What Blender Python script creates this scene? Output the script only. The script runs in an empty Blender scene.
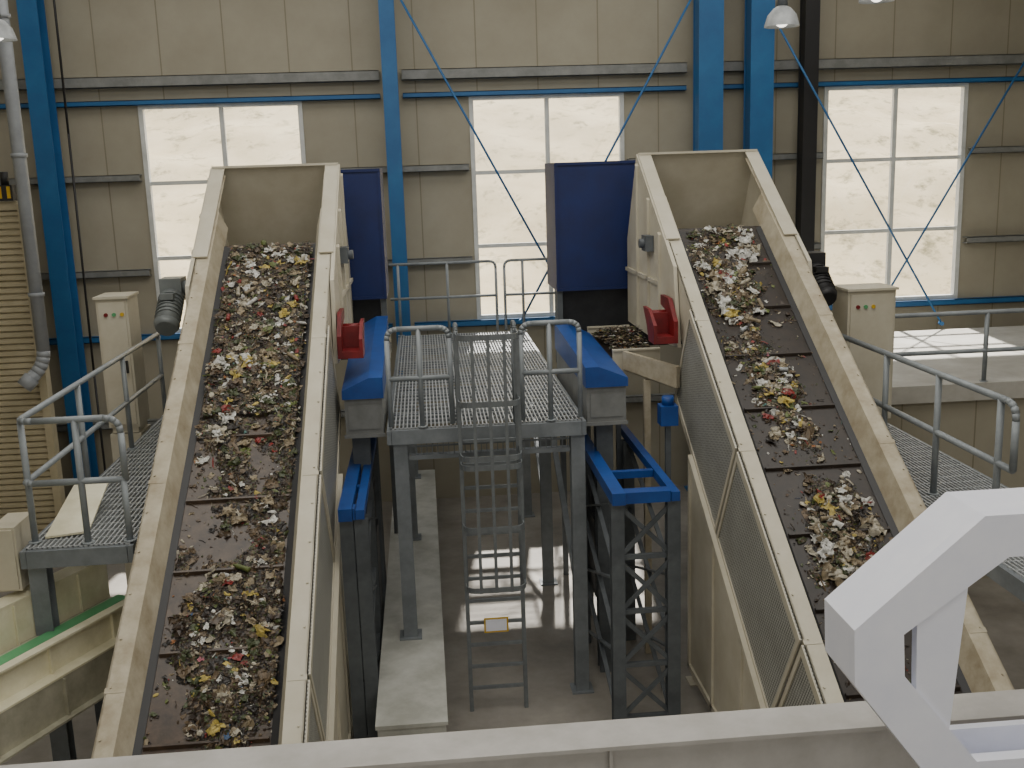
import bpy, bmesh, math, random
from mathutils import Vector, Matrix, noise
random.seed(7)
E = 6.2
sc = bpy.context.scene
COL = sc.collection
CO, SI = 0.848, 0.53

# ------------------------------------------------------------------ materials
def lin(c):
    return tuple(((v/255)/12.92 if v/255 <= .04045 else ((v/255+.055)/1.055)**2.4) for v in c)
def mat(name, c, rough=.6, metal=0., c2=None, scale=3., amt=.5, bump=0., bscale=30., coat=0.):
    m = bpy.data.materials.new(name); m.use_nodes = True
    nt = m.node_tree; N = nt.nodes; L = nt.links
    b = N['Principled BSDF']
    b.inputs['Roughness'].default_value = rough
    b.inputs['Metallic'].default_value = metal
    col = lin(c)+(1,)
    tc = N.new('ShaderNodeTexCoord')
    c2 = lin(c2)+(1,) if c2 else tuple(v*.75 for v in col[:3])+(1,)
    n = N.new('ShaderNodeTexNoise'); n.inputs['Scale'].default_value = scale
    n.inputs['Detail'].default_value = 6; n.inputs['Roughness'].default_value = .65
    L.new(tc.outputs['Object'], n.inputs['Vector'])
    r = N.new('ShaderNodeValToRGB')
    r.color_ramp.elements[0].position = .5-.25*(1-amt); r.color_ramp.elements[1].position = .5+.25
    r.color_ramp.elements[0].color = c2; r.color_ramp.elements[1].color = col
    L.new(n.outputs['Fac'], r.inputs['Fac'])
    L.new(r.outputs['Color'], b.inputs['Base Color'])
    if bump:
        n2 = N.new('ShaderNodeTexNoise'); n2.inputs['Scale'].default_value = bscale
        L.new(tc.outputs['Object'], n2.inputs['Vector'])
        bp = N.new('ShaderNodeBump'); bp.inputs['Strength'].default_value = bump
        L.new(n2.outputs['Fac'], bp.inputs['Height']); L.new(bp.outputs['Normal'], b.inputs['Normal'])
    return m

M = {}
M['cream'] = mat('cream_paint', (204,199,182), .5, c2=(186,179,158), scale=2.5, amt=.2)
M['creamdirty'] = mat('dirty_cream_paint', (200,193,172), .55, c2=(152,139,114), scale=4, amt=.1)
M['blue'] = mat('blue_paint', (46,108,160), .5, c2=(36,94,146), scale=2)
M['rblue'] = mat('royal_blue_paint', (28,82,158), .45, c2=(20,62,130), scale=2)
M['dblue'] = mat('dark_blue_paint', (10,36,98), .5, c2=(7,28,80), scale=2)
M['steel'] = mat('gray_steel', (136,142,146), .5, .1, c2=(108,114,118), scale=3)
M['beam'] = mat('light_gray_beam_paint', (190,188,184), .5, .0, c2=(166,163,158), scale=3)
M['galv'] = mat('galvanized_steel', (186,190,192), .45, .15, c2=(156,160,162), scale=8)
M['girt'] = mat('gray_girt_steel', (146,148,146), .5, .1, c2=(120,122,120), scale=4)
M['dsteel'] = mat('dark_gray_steel', (106,112,116), .55, .1, c2=(80,85,89), scale=3)
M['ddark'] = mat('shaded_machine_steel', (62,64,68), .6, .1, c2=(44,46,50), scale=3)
M['black'] = mat('black_paint', (38,38,40), .5)
M['red'] = mat('red_paint', (146,30,34), .5, c2=(96,20,24))
M['yellow'] = mat('yellow_paint', (220,180,40), .5)
M['white'] = mat('white_paint', (242,244,253), .4, c2=(228,231,245), scale=3, amt=.2)
M['belt_brown'] = mat('brown_rubber_belt', (88,72,56), .3, c2=(42,33,28), scale=7, amt=.2, bump=.5, bscale=50)
M['belt_dark'] = mat('dark_rubber_belt', (50,40,32), .4, c2=(26,22,20), scale=7, amt=.1, bump=.5, bscale=50)
M['green'] = mat('green_belt', (96,170,116), .5)
M['channel'] = mat('bright_sheet_metal', (240,236,212), .38, .1, c2=(212,206,176), scale=3)
M['channel2'] = mat('dull_sheet_metal', (196,193,174), .4, .2, c2=(160,157,138), scale=4)
M['floor'] = mat('concrete', (160,155,146), .6, c2=(112,107,100), scale=.9, amt=.2, bump=.05)
M['slab'] = mat('light_concrete', (206,205,198), .7, c2=(176,173,164), scale=1.5)
M['plinth'] = mat('white_plinth', (200,201,194), .6, c2=(160,160,152), scale=2)
M['motor'] = mat('gray_motor', (126,132,132), .45, .1)
M['winframe'] = mat('white_window_frame', (225,228,225), .4)
M['ceil'] = mat('ceiling_sheet', (180,178,168), .8)
M['pipe'] = mat('gray_pipe', (160,165,170), .45)
M['rail'] = mat('gray_handrail', (150,157,160), .45, .1, c2=(128,134,138), scale=5)
M['ladder'] = mat('gray_ladder_steel', (126,132,134), .5, .1, c2=(100,105,108), scale=5)
M['housing'] = mat('gray_housing_paint', (140,142,140), .5, c2=(112,114,112), scale=3)
M['shutter']=mat('tan_shutter_paint',(190,180,152),.55,c2=(168,158,130),scale=2)

def wallmat():
    m = mat('beige_wall_panel', (170,165,148), .6, c2=(155,149,131), scale=.8, amt=.3)
    nt = m.node_tree; N = nt.nodes; L = nt.links; b = N['Principled BSDF']
    tc = N.new('ShaderNodeTexCoord'); sx = N.new('ShaderNodeSeparateXYZ'); L.new(tc.outputs['Object'], sx.inputs[0])
    a = N.new('ShaderNodeMath'); a.operation='DIVIDE'; a.inputs[1].default_value=1.1; L.new(sx.outputs['X'],a.inputs[0])
    f = N.new('ShaderNodeMath'); f.operation='FRACT'; L.new(a.outputs[0],f.inputs[0])
    l = N.new('ShaderNodeMath'); l.operation='LESS_THAN'; l.inputs[1].default_value=.02; L.new(f.outputs[0],l.inputs[0])
    src = b.inputs['Base Color'].links[0].from_socket
    mx = N.new('ShaderNodeMix'); mx.data_type='RGBA'
    L.new(l.outputs[0], mx.inputs[0]); L.new(src, mx.inputs[6]); mx.inputs[7].default_value = lin((132,126,106))+(1,)
    L.new(mx.outputs[2], b.inputs['Base Color'])
    return m
M['wall'] = wallmat()

def hillmat():
    m = mat('sandy_hillside', (214,198,164), .95, c2=(186,170,132), scale=.5, amt=.1)
    nt = m.node_tree; N = nt.nodes; L = nt.links; b = N['Principled BSDF']
    tc = N.new('ShaderNodeTexCoord')
    n = N.new('ShaderNodeTexNoise'); n.inputs['Scale'].default_value=1.1; n.inputs['Detail'].default_value=8; n.inputs['Roughness'].default_value=.75
    L.new(tc.outputs['Object'],n.inputs['Vector'])
    r = N.new('ShaderNodeValToRGB'); r.color_ramp.elements[0].position=.53; r.color_ramp.elements[1].position=.66
    r.color_ramp.elements[0].color=(0,0,0,1); r.color_ramp.elements[1].color=(.85,.85,.85,1)
    L.new(n.outputs['Fac'],r.inputs['Fac'])
    src = b.inputs['Base Color'].links[0].from_socket
    mx = N.new('ShaderNodeMix'); mx.data_type='RGBA'
    L.new(r.outputs['Color'], mx.inputs[0]); L.new(src, mx.inputs[6]); mx.inputs[7].default_value = lin((112,106,74))+(1,)
    L.new(mx.outputs[2], b.inputs['Base Color'])
    return m
M['hill']=hillmat()

def perfmat():
    m = mat('perforated_sheet', (186,187,180), .5, .1, c2=(164,164,156), scale=3)
    nt = m.node_tree; N = nt.nodes; L = nt.links; b = N['Principled BSDF']
    tc = N.new('ShaderNodeTexCoord')
    v = N.new('ShaderNodeTexVoronoi'); v.inputs['Scale'].default_value = 27; v.inputs['Randomness'].default_value = 0
    mp = N.new('ShaderNodeMapping'); mp.inputs['Rotation'].default_value=(math.radians(-32),0,0)
    L.new(tc.outputs['Object'], mp.inputs[0])
    mp.inputs['Scale'].default_value=(0,1,1)
    L.new(mp.outputs[0], v.inputs['Vector'])
    l = N.new('ShaderNodeMath'); l.operation='LESS_THAN'; l.inputs[1].default_value=.34; L.new(v.outputs['Distance'], l.inputs[0])
    src = b.inputs['Base Color'].links[0].from_socket
    mx = N.new('ShaderNodeMix'); mx.data_type='RGBA'
    L.new(l.outputs[0], mx.inputs[0]); L.new(src, mx.inputs[6]); mx.inputs[7].default_value = lin((82,81,76))+(1,)
    L.new(mx.outputs[2], b.inputs['Base Color'])
    return m
M['perf'] = perfmat()

def glassmat():
    m = bpy.data.materials.new('window_glass'); m.use_nodes=True
    nt=m.node_tree; N=nt.nodes; L=nt.links; N.remove(N['Principled BSDF'])
    t=N.new('ShaderNodeBsdfTransparent'); g=N.new('ShaderNodeBsdfGlossy'); g.inputs['Roughness'].default_value=.05
    mx=N.new('ShaderNodeMixShader'); mx.inputs[0].default_value=.05
    L.new(t.outputs[0],mx.inputs[1]); L.new(g.outputs[0],mx.inputs[2]); L.new(mx.outputs[0],N['Material Output'].inputs[0])
    return m
M['glass']=glassmat()

# ------------------------------------------------------------------ geometry helpers
def abox(bm,x0,x1,y0,y1,z0,z1,mi=0):
    v=[bm.verts.new(p) for p in [(x0,y0,z0),(x1,y0,z0),(x1,y1,z0),(x0,y1,z0),(x0,y0,z1),(x1,y0,z1),(x1,y1,z1),(x0,y1,z1)]]
    for q in [(0,3,2,1),(4,5,6,7),(0,1,5,4),(1,2,6,5),(2,3,7,6),(3,0,4,7)]:
        f=bm.faces.new([v[i] for i in q]); f.material_index=mi
def prism(bm,pts,off,mi=0):
    off=Vector(off); a=[bm.verts.new(Vector(p)) for p in pts]; b=[bm.verts.new(Vector(p)+off) for p in pts]
    n=len(pts); fs=[bm.faces.new(a),bm.faces.new(list(reversed(b)))]
    for i in range(n):
        fs.append(bm.faces.new([a[i],b[i],b[(i+1)%n],a[(i+1)%n]]))
    for f in fs: f.material_index=mi
def obar(bm,a,b,w,h,up=(0,0,1),mi=0):
    a=Vector(a);b=Vector(b);d=(b-a).normalized();up=Vector(up)
    if abs(d.dot(up))>.98: up=Vector((0,1,0))
    s=d.cross(up).normalized(); u=s.cross(d).normalized()
    pts=[a+s*w/2+u*h/2,a-s*w/2+u*h/2,a-s*w/2-u*h/2,a+s*w/2-u*h/2]
    prism(bm,pts,b-a,mi)
def ibeam(bm,a,b,w,h,up=(0,0,1),t=.015,mi=0):
    a=Vector(a);b=Vector(b);d=(b-a).normalized();upv=Vector(up)
    if abs(d.dot(upv))>.98: upv=Vector((0,1,0))
    s=d.cross(upv).normalized(); u=s.cross(d).normalized()
    for k in (1,-1):
        obar(bm,a+u*k*(h/2-t/2),b+u*k*(h/2-t/2),w,t,upv,mi)
    obar(bm,a,b,t,h-2*t,upv,mi)
def cyl(bm,a,b,r,n=12,r2=None,mi=0,caps=True):
    a=Vector(a);b=Vector(b);d=(b-a).normalized();r2=r if r2 is None else r2
    up=Vector((0,0,1)) if abs(d.z)<.95 else Vector((1,0,0))
    s=d.cross(up).normalized();u=s.cross(d)
    A=[];B=[]
    for i in range(n):
        t=2*math.pi*i/n; o=s*math.cos(t)+u*math.sin(t)
        A.append(bm.verts.new(a+o*r));B.append(bm.verts.new(b+o*r2))
    fs=[]
    for i in range(n): fs.append(bm.faces.new([A[i],A[(i+1)%n],B[(i+1)%n],B[i]]))
    for f in fs: f.smooth=True
    if caps: fs+= [bm.faces.new(list(reversed(A))),bm.faces.new(B)]
    for f in fs: f.material_index=mi
def tube(bm,pts,r,n=8,mi=0):
    for i in range(len(pts)-1): cyl(bm,pts[i],pts[i+1],r,n,mi=mi)
    for p in pts[1:-1]:
        g=bmesh.ops.create_icosphere(bm,subdivisions=1,radius=r*1.02,matrix=Matrix.Translation(Vector(p)))
def rounded(pts,rad,k=4):
    pts=[Vector(p) for p in pts]; out=[pts[0]]
    for i in range(1,len(pts)-1):
        p=pts[i];a=(pts[i-1]-p);b=(pts[i+1]-p); r=min(rad,a.length*.5,b.length*.5)
        p0=p+a.normalized()*r;p1=p+b.normalized()*r
        for j in range(k+1):
            t=j/k; out.append(p0*(1-t)**2+p*2*t*(1-t)+p1*t*t)
    out.append(pts[-1]); return out
def lathe(bm,prof,c,n=20,axis='Z',mi=0):
    rings=[]
    for (r,z) in prof:
        ring=[]
        for i in range(n):
            t=2*math.pi*i/n
            if axis=='Z': p=Vector((r*math.cos(t),r*math.sin(t),z))
            else: p=Vector((z,r*math.cos(t),r*math.sin(t)))
            ring.append(bm.verts.new(Vector(c)+p))
        rings.append(ring)
    for a,b in zip(rings,rings[1:]):
        for i in range(n):
            f=bm.faces.new([a[i],a[(i+1)%n],b[(i+1)%n],b[i]]);f.smooth=True;f.material_index=mi

def wloc(o):
    p=Vector((0,0,0))
    while o: p+=o.location;o=o.parent
    return p
def attach(me,name,mats,parent,label,cat,kind,group,origin):
    if not isinstance(mats,(list,tuple)): mats=[mats]
    for m in mats: me.materials.append(M[m] if isinstance(m,str) else m)
    o=bpy.data.objects.new(name,me);COL.objects.link(o)
    if parent:
        o.parent=parent;o.location=origin-wloc(parent)
    else: o.location=origin
    if label:o['label']=label
    if cat:o['category']=cat
    if kind:o['kind']=kind
    if group:o['group']=group
    return o
def finish(bm,name,mats,parent=None,label=None,cat=None,kind=None,group=None,origin=None):
    bmesh.ops.recalc_face_normals(bm,faces=bm.faces[:])
    vs=[v.co for v in bm.verts]
    if origin is None:
        lo=Vector([min(v[i] for v in vs) for i in range(3)]);hi=Vector([max(v[i] for v in vs) for i in range(3)])
        origin=Vector(((lo.x+hi.x)/2,(lo.y+hi.y)/2,lo.z))
    origin=Vector(origin)
    for v in bm.verts: v.co-=origin
    me=bpy.data.meshes.new(name);bm.to_mesh(me);bm.free()
    return attach(me,name,mats,parent,label,cat,kind,group,origin)
def empty(name,loc,label,cat,group=None,kind=None):
    o=bpy.data.objects.new(name,None);COL.objects.link(o);o.location=loc;o.empty_display_size=.2
    o['label']=label;o['category']=cat
    if group:o['group']=group
    if kind:o['kind']=kind
    return o
B=bmesh.new

# ------------------------------------------------------------------ shell
WY=19.5; XL,XR=-9.,14.; YB=-4.; H=10.7
wins=[(-4.82,-2.04),(.98,3.74),(7.55,10.25)]; WZ0,WZ1=E-2.72,E+1.27
bm=B(); xs=[XL]
for a,b in wins:
    abox(bm,xs[-1],a,WY,WY+.12,0,H)
    abox(bm,a,b,WY,WY+.12,0,WZ0); abox(bm,a,b,WY,WY+.12,WZ1,H)
    xs.append(b)
abox(bm,xs[-1],XR,WY,WY+.12,0,H)
finish(bm,'wall_back','wall',kind='structure',origin=(0,WY,0))
for nm,args in [('wall_left',(XL-.12,XL,YB,WY,0,H)),('wall_right',(XR,XR+.12,YB,WY,0,H)),('wall_front',(XL,XR,YB-.12,YB,0,H))]:
    bm=B();abox(bm,*args);finish(bm,nm,'wall',kind='structure')
bm=B();abox(bm,XL-.12,XR+.12,YB-.12,WY+.12,-.15,0);finish(bm,'floor','floor',kind='structure')
bm=B();abox(bm,XL-.12,XR+.12,YB-.12,WY+.12,H,H+.15);finish(bm,'ceiling','ceil',kind='structure')
for i,(a,b) in enumerate(wins):
    bm=B();t=.05
    abox(bm,a-.03,a+t,WY-.03,WY+.1,WZ0-.03,WZ1+.03);abox(bm,b-t,b+.03,WY-.03,WY+.1,WZ0-.03,WZ1+.03)
    abox(bm,a+t,b-t,WY-.03,WY+.1,WZ0-.03,WZ0+t);abox(bm,a+t,b-t,WY-.03,WY+.1,WZ1-t,WZ1+.03)
    mx=(a+b)/2;abox(bm,mx-.04,mx+.04,WY,WY+.08,WZ0+t,WZ1-t)
    for k in (1,2):
        z=WZ0+(WZ1-WZ0)*k/3
        abox(bm,a+t,mx-.04,WY,WY+.08,z-.035,z+.035);abox(bm,mx+.04,b-t,WY,WY+.08,z-.035,z+.035)
    w=finish(bm,'window_%d'%(i+1),'winframe',kind='structure')
    bm=B();abox(bm,a+t,b-t,WY+.035,WY+.041,WZ0+t,WZ1-t);finish(bm,'window_pane','glass',parent=w)

# hillside
def hz(x,y): return -1.5+(y-24)*.42+1.6*noise.noise(Vector((x*.06,y*.06,0)))+.7*noise.noise(Vector((x*.35,y*.35,3)))
bm=B();NX,NY=130,80
g=[[bm.verts.new((-60+130*i/NX,24+80*j/NY,hz(-60+130*i/NX,24+80*j/NY))) for j in range(NY+1)] for i in range(NX+1)]
for i in range(NX):
    for j in range(NY):
        bm.faces.new([g[i][j],g[i+1][j],g[i+1][j+1],g[i][j+1]]).smooth=True
finish(bm,'hillside','hill',label='dry sandy scrub hillside outside the hall windows',cat='hill',kind='stuff')

# columns, girts, bracing
def column(x,y,w,d,m,lab,top=H):
    bm=B();ibeam(bm,(x,y,.03),(x,y,top),w,d);abox(bm,x-w*.8,x+w*.8,y-d*.8,min(y+d*.8,WY-.01),0,.03)
    abox(bm,x-w/2+.02,x-w/2+.035,y-d/2+.015,y+d/2-.015,.03,top)
    finish(bm,'steel_column',m,label=lab,cat='column')
for x,w in [(-6.3,.32),(-.42,.26),(5.2,.44),(6.12,.42)]:
    column(x,19.0,w,.4,'blue','blue painted steel column against the panel wall')
column(7.05,19.05,.26,.3,'black','black steel column beside the hall window')
def girt(z,m,h,y0=19.32,y1=19.5,nm='steel_girt',lab='gray horizontal steel girt on the wall',segs=None):
    for (a,b) in segs:
        bm=B()
        abox(bm,a,b,y0,y0+.012,z-h/2,z+h/2);abox(bm,a,b,y0,y1-.002,z+h/2-.012,z+h/2);abox(bm,a,b,y0,y1-.002,z-h/2,z-h/2+.012)
        finish(bm,nm,m,label=lab,cat='beam',group='horizontal rails on the wall')
allx=[(XL+.01,-.62),(-.22,4.9),(5.5,XR-.01)]
gaps=[(XL+.01,-4.9),(-1.97,.9),(3.82,7.47),(10.33,XR-.01)]
girt(E+1.68,'girt',.18,segs=allx)
girt(E+1.33,'blue',.09,y0=19.36,segs=allx,lab='blue horizontal rail above the windows')
girt(E+.05,'girt',.12,segs=gaps);girt(E-1.62,'girt',.12,segs=gaps)
girt(E-2.8,'blue',.11,y0=19.36,segs=allx,lab='blue horizontal rail below the windows')
girt(E-4.4,'girt',.12,segs=allx)
for a,b in [((-.3,18.72,H-1.4),(2.7,18.72,3.6)),((5.0,18.68,H-1.4),(1.7,18.68,3.5)),((6.3,18.72,E+2.4),(9.6,18.72,E-3.1)),((11.6,18.68,E+2.8),(8.2,18.68,E-3.))]:
    bm=B();cyl(bm,a,b,.02,8)
    for p in (a,b): cyl(bm,Vector(p)-Vector((0,.03,0)),Vector(p)+Vector((0,.06,0)),.04,8)
    finish(bm,'bracing_rod','blue',label='thin diagonal blue bracing rod between columns',cat='rod',group='wall bracing rods')
# downpipe and cable
bm=B();tube(bm,rounded([(-5.98,16.75,H),(-5.98,16.75,3.45),(-6.25,16.6,3.15)],.2),.1,14)
for z in (4.5,6.6,8.6): cyl(bm,(-5.98,16.75,z),(-5.98,16.75,z+.06),.12,14)
cyl(bm,(-6.28,16.58,3.12),(-6.16,16.64,3.25),.125,14)
finish(bm,'drain_pipe','pipe',label='gray vertical drain pipe with an elbow end',cat='pipe')
bm=B();tube(bm,[(-5.75,18.5,H),(-5.77,18.5,7),(-5.8,18.5,3),(-5.8,18.5,.5)],.02,6)
finish(bm,'hanging_cable','black',label='thin black cable hanging along the wall',cat='cable')
# roller shutter
em=empty('roller_shutter',(-7.5,17.1,0),'tan ribbed roller shutter door','shutter')
bm=B();z=0.02;x0,x1=-8.9,-6.2
while z<5.8:
    prism(bm,[(x0,17.1,z),(x0,17.06,z+.02),(x0,17.06,z+.07),(x0,17.1,z+.095),(x0,17.13,z+.095),(x0,17.13,z)],(x1-x0,0,0));z+=.1
finish(bm,'curtain','shutter',parent=em)
bm=B();abox(bm,-6.2,-6.08,17.0,17.2,0,5.9);abox(bm,-8.98,-8.9,17.0,17.2,0,5.9);abox(bm,-8.9,-6.2,17.02,17.5,5.82,5.95)
finish(bm,'guide_frame','shutter',parent=em)
bm=B();abox(bm,-6.5,-6.22,16.95,17.2,5.96,6.2,0);abox(bm,-6.46,-6.38,16.94,16.95,6.0,6.18,1);abox(bm,-6.3,-6.25,16.94,16.95,6.0,6.18,1);cyl(bm,(-6.36,17.08,6.2),(-6.36,17.08,6.4),.06,12,mi=0)
finish(bm,'shutter_motor',['black','yellow'],parent=em)

# lamps
lm=bpy.data.materials.new('lamp_glow');lm.use_nodes=True
lm.node_tree.nodes['Principled BSDF'].inputs['Emission Color'].default_value=(1,.95,.85,1);lm.node_tree.nodes['Principled BSDF'].inputs['Emission Strength'].default_value=3
for (x,y,z) in [(4.67,13.6,7.85),(5.9,13.6,8.13),(-5.08,14,7.95)]:
    em=empty('pendant_lamp',(x,y,z),'silver dome industrial pendant lamp','lamp',group='pendant lamps')
    bm=B();lathe(bm,[(.22,0),(.215,.03),(.18,.14),(.11,.22),(.06,.25),(.05,.25),(.10,.21),(.17,.13),(.205,.02),(.22,0)],(x,y,z),24)
    finish(bm,'lamp_shade','galv',parent=em)
    bm=B();cyl(bm,(x,y,z+.25),(x,y,z+.45),.07,14,.05);finish(bm,'lamp_housing','dsteel',parent=em)
    bm=B();cyl(bm,(x,y,z+.45),(x,y,H),.012,6);finish(bm,'suspension_rod','dsteel',parent=em)
    bm=B();bmesh.ops.create_uvsphere(bm,u_segments=14,v_segments=8,radius=.09,matrix=Matrix.Translation((x,y,z+.08)));finish(bm,'bulb',lm,parent=em)

# ------------------------------------------------------------------ conveyors
def cp(Xc,u,t,w): return Vector((Xc+u,4.6+CO*t-SI*w,.165+SI*t+CO*w))
def cex(bm,Xc,poly,t0,t1,mi=0):
    prism(bm,[cp(Xc,u,t0,w) for u,w in poly],cp(Xc,0,t1,0)-cp(Xc,0,t0,0),mi)
T0,T1=1.5,10.2
def conveyor(Xc,inner,beltm,lab):
    em=empty('inclined_conveyor',(Xc,9.5,0),lab,'conveyor',group='inclined waste conveyors')
    for s in (-1,1):
        bm=B()
        cex(bm,Xc,[(s*.79,0),(s*.775,0),(s*.775,-.62),(s*.79,-.62)],T0,9.6)
        cex(bm,Xc,[(s*.79,0),(s*.64,0),(s*.64,-.015),(s*.79,-.015)],T0,11.45)
        cex(bm,Xc,[(s*.64,0),(s*.63,0),(s*.56,-.25),(s*.572,-.25)],T0,10.6)
        cex(bm,Xc,[(s*.775,-.605),(s*.68,-.605),(s*.68,-.62),(s*.775,-.62)],T0,9.6)
        t=T0+.2
        while t<11.3:
            c=cp(Xc,s*.75,t,0);cyl(bm,c,c+(cp(0,0,0,.012)-cp(0,0,0,0)),.011,6);t+=.45
        for t in (3.9,6.1,8.1):
            cex(bm,Xc,[(s*.795,.004),(s*.64,.004),(s*.64,0),(s*.795,0)],t,t+.05)
        finish(bm,'side_frame','creamdirty' if s==-inner else 'cream',parent=em)
        bm=B();cex(bm,Xc,[(s*.575,-.235),(s*.50,-.262),(s*.50,-.268),(s*.575,-.242)],T0+.1,T1);finish(bm,'rubber_skirt','black',parent=em)
    bm=B();r=.17;pts=[]
    for k in range(9):
        a=math.pi/2-math.pi*k/8;pts.append((T1+r*math.cos(a),-.27-r+r*math.sin(a)))
    for k in range(9):
        a=-math.pi/2-math.pi*k/8;pts.append((T0+.2+r*math.cos(a),-.27-r+r*math.sin(a)))
    n=len(pts);A=[bm.verts.new(cp(Xc,-.565,t,w)) for t,w in pts];C=[bm.verts.new(cp(Xc,.565,t,w)) for t,w in pts]
    for i in range(n): bm.faces.new([A[i],A[(i+1)%n],C[(i+1)%n],C[i]])
    finish(bm,'belt',beltm,parent=em)
    t=T0+.35
    while t<T1-.1:
        bm=B();prism(bm,[cp(Xc,-.49,t,-.27),cp(Xc,-.49,t+.05,-.27),cp(Xc,-.49,t+.035,-.235),cp(Xc,-.49,t+.015,-.235)],(.98,0,0))
        finish(bm,'cleat',beltm,parent=em);t+=.84
    for tt in (T0+.2,T1):
        bm=B();cyl(bm,cp(Xc,-.6,tt,-.44),cp(Xc,.6,tt,-.44),.165,20);cyl(bm,cp(Xc,-.82,tt,-.44),cp(Xc,.82,tt,-.44),.04,12);finish(bm,'pulley','dsteel',parent=em)
    def fl(Y): return .625*Y-2.71
    prof=[(12.3,fl(12.3)+.02),(14.42,fl(14.42)+.03),(15.12,5.15),(15.12,3.95),(13.7,3.95),(12.8,4.0),(12.1,fl(12.1)-.8)]
    bm=B()
    for s in (-1,1):
        x=Xc+s*.80
        prism(bm,[(x,y,z) for y,z in prof],(s*.045,0,0))
        obar(bm,(Xc+s*.74,12.75,fl(12.75)+.03),(Xc+s*.74,14.42,fl(14.42)+.04),.17,.02,(0,-SI,CO))
        for yy,zb in ((12.95,4.05),(13.6,4.0),(14.3,4.0)):
            prism(bm,[(x+s*.045,yy,fl(yy)-.05),(x+s*.045,yy+.05,fl(yy+.05)-.05),(x+s*.045,yy+.05,zb),(x+s*.045,yy,zb)],(s*.035,0,0))
        prism(bm,[(x+s*.045,13.0,4.75),(x+s*.045,15.1,4.75),(x+s*.045,15.1,4.7),(x+s*.045,13.0,4.7)],(s*.035,0,0))
    prism(bm,[(Xc-.8,14.42,fl(14.42)+.03),(Xc-.8,14.40,fl(14.42)+.03),(Xc-.8,15.10,5.15),(Xc-.8,15.12,5.15)],(1.6,0,0))
    abox(bm,Xc-.8,Xc+.8,15.10,15.12,3.95,5.15)
    abox(bm,Xc-.82,Xc+.82,14.36,14.44,fl(14.42)+.02,fl(14.42)+.05)
    finish(bm,'head_hood','cream',parent=em)
    bm=B();x=Xc+inner*.85
    c=cp(0,0,T1,-.44)
    abox(bm,min(x,x+inner*.1),max(x,x+inner*.1),c.y-.14,c.y+.14,c.z-.1,c.z+.1);cyl(bm,(x,c.y,c.z),(x+inner*.16,c.y,c.z),.06,14)
    finish(bm,'bearing_block','dsteel',parent=em)
    bm=B();xx=Xc+inner*.86;s=inner
    prism(bm,[(xx,12.0,4.12),(xx,12.0,4.38),(xx,12.3,4.62),(xx,12.7,4.62),(xx,12.7,4.5),(xx,12.4,4.46),(xx,12.3,4.12)],(s*.05,0,0))
    prism(bm,[(xx+s*.25,12.0,4.12),(xx+s*.25,12.0,4.34),(xx+s*.25,12.3,4.5),(xx+s*.25,12.6,4.5),(xx+s*.25,12.4,4.3),(xx+s*.25,12.3,4.12)],(s*.04,0,0))
    x_=sorted((xx+s*.05,xx+s*.25));abox(bm,x_[0],x_[1],12.0,12.28,4.12,4.2);abox(bm,x_[0],x_[1],12.3,12.34,4.16,4.45)
    cyl(bm,(x_[0],12.42,4.42),(x_[1],12.42,4.42),.05,12)
    finish(bm,'belt_scraper','red',parent=em)
    GW=1.38
    for (a,b) in [(1.8,3.9),(3.95,6.1),(6.15,8.3)]:
        bm=B();u=inner*.80
        cex(bm,Xc,[(u,-.0),(u+inner*.008,-.0),(u+inner*.008,-GW),(u,-GW)],a,b)
        g=finish(bm,'mesh_guard','perf',parent=em)
        bm=B()
        for (p,q,w0,w1) in [(a,b,.0,-.09),(a,b,-GW+.08,-GW-.01),(a,a+.05,-.09,-GW+.08),(b-.05,b,-.09,-GW+.08)]:
            cex(bm,Xc,[(u+inner*.008,w0),(u+inner*.02,w0),(u+inner*.02,w1),(u+inner*.008,w1)],p,q)
        finish(bm,'guard_frame','cream',parent=g)
    # solid lower side panel under the mesh guards
    x=Xc+inner*.815;gb=lambda Y:.625*Y-2.71-GW/CO
    bm=B();prism(bm,[(x,8.4,.25),(x,8.4,gb(8.4)+.05),(x,11.5,gb(11.5)+.05),(x,11.5,.25)],(inner*.03,0,0))
    for yy in (8.4,9.4,10.45,11.44): prism(bm,[(x+inner*.03,yy,.25),(x+inner*.03,yy,gb(yy)),(x+inner*.03,yy+.06,gb(yy+.06)),(x+inner*.03,yy+.06,.25)],(inner*.025,0,0))
    prism(bm,[(x+inner*.03,8.4,.25),(x+inner*.03,11.5,.25),(x+inner*.03,11.5,.32),(x+inner*.03,8.4,.32)],(inner*.025,0,0))
    prism(bm,[(x+inner*.03,8.4,gb(8.4)+.05),(x+inner*.03,11.5,gb(11.5)+.05),(x+inner*.03,11.5,gb(11.5)-.02),(x+inner*.03,8.4,gb(8.4)-.02)],(inner*.025,0,0))
    finish(bm,'lower_side_panel','cream',parent=em)
    bm=B();cex(bm,Xc,[(-.77,-.66),(.77,-.66),(.77,-.68),(-.77,-.68)],T0,9.3);finish(bm,'underside_tray','cream',parent=em)
    o=-inner;bm=B()
    c=Vector((Xc+o*1.2,12.95,4.66));d=Vector((0,-.8,-.6)).normalized()
    cyl(bm,c-d*.22,c+d*.25,.14,20)
    for k in range(6): cyl(bm,c+d*(-.17+.06*k),c+d*(-.15+.06*k),.155,20)
    cyl(bm,c+d*.25,c+d*.33,.155,20,.12)
    abox(bm,c.x-.08,c.x+.08,c.y-.1,c.y+.12,c.z+.13,c.z+.2)
    q=c-d*.38
    abox(bm,q.x-.13,q.x+.13,q.y-.16,q.y+.16,q.z-.15,q.z+.13)
    cyl(bm,(q.x,q.y,q.z),(Xc+o*.85,q.y,q.z),.09,14)
    finish(bm,'drive_motor','motor' if inner>0 else 'black',parent=em)
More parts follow.
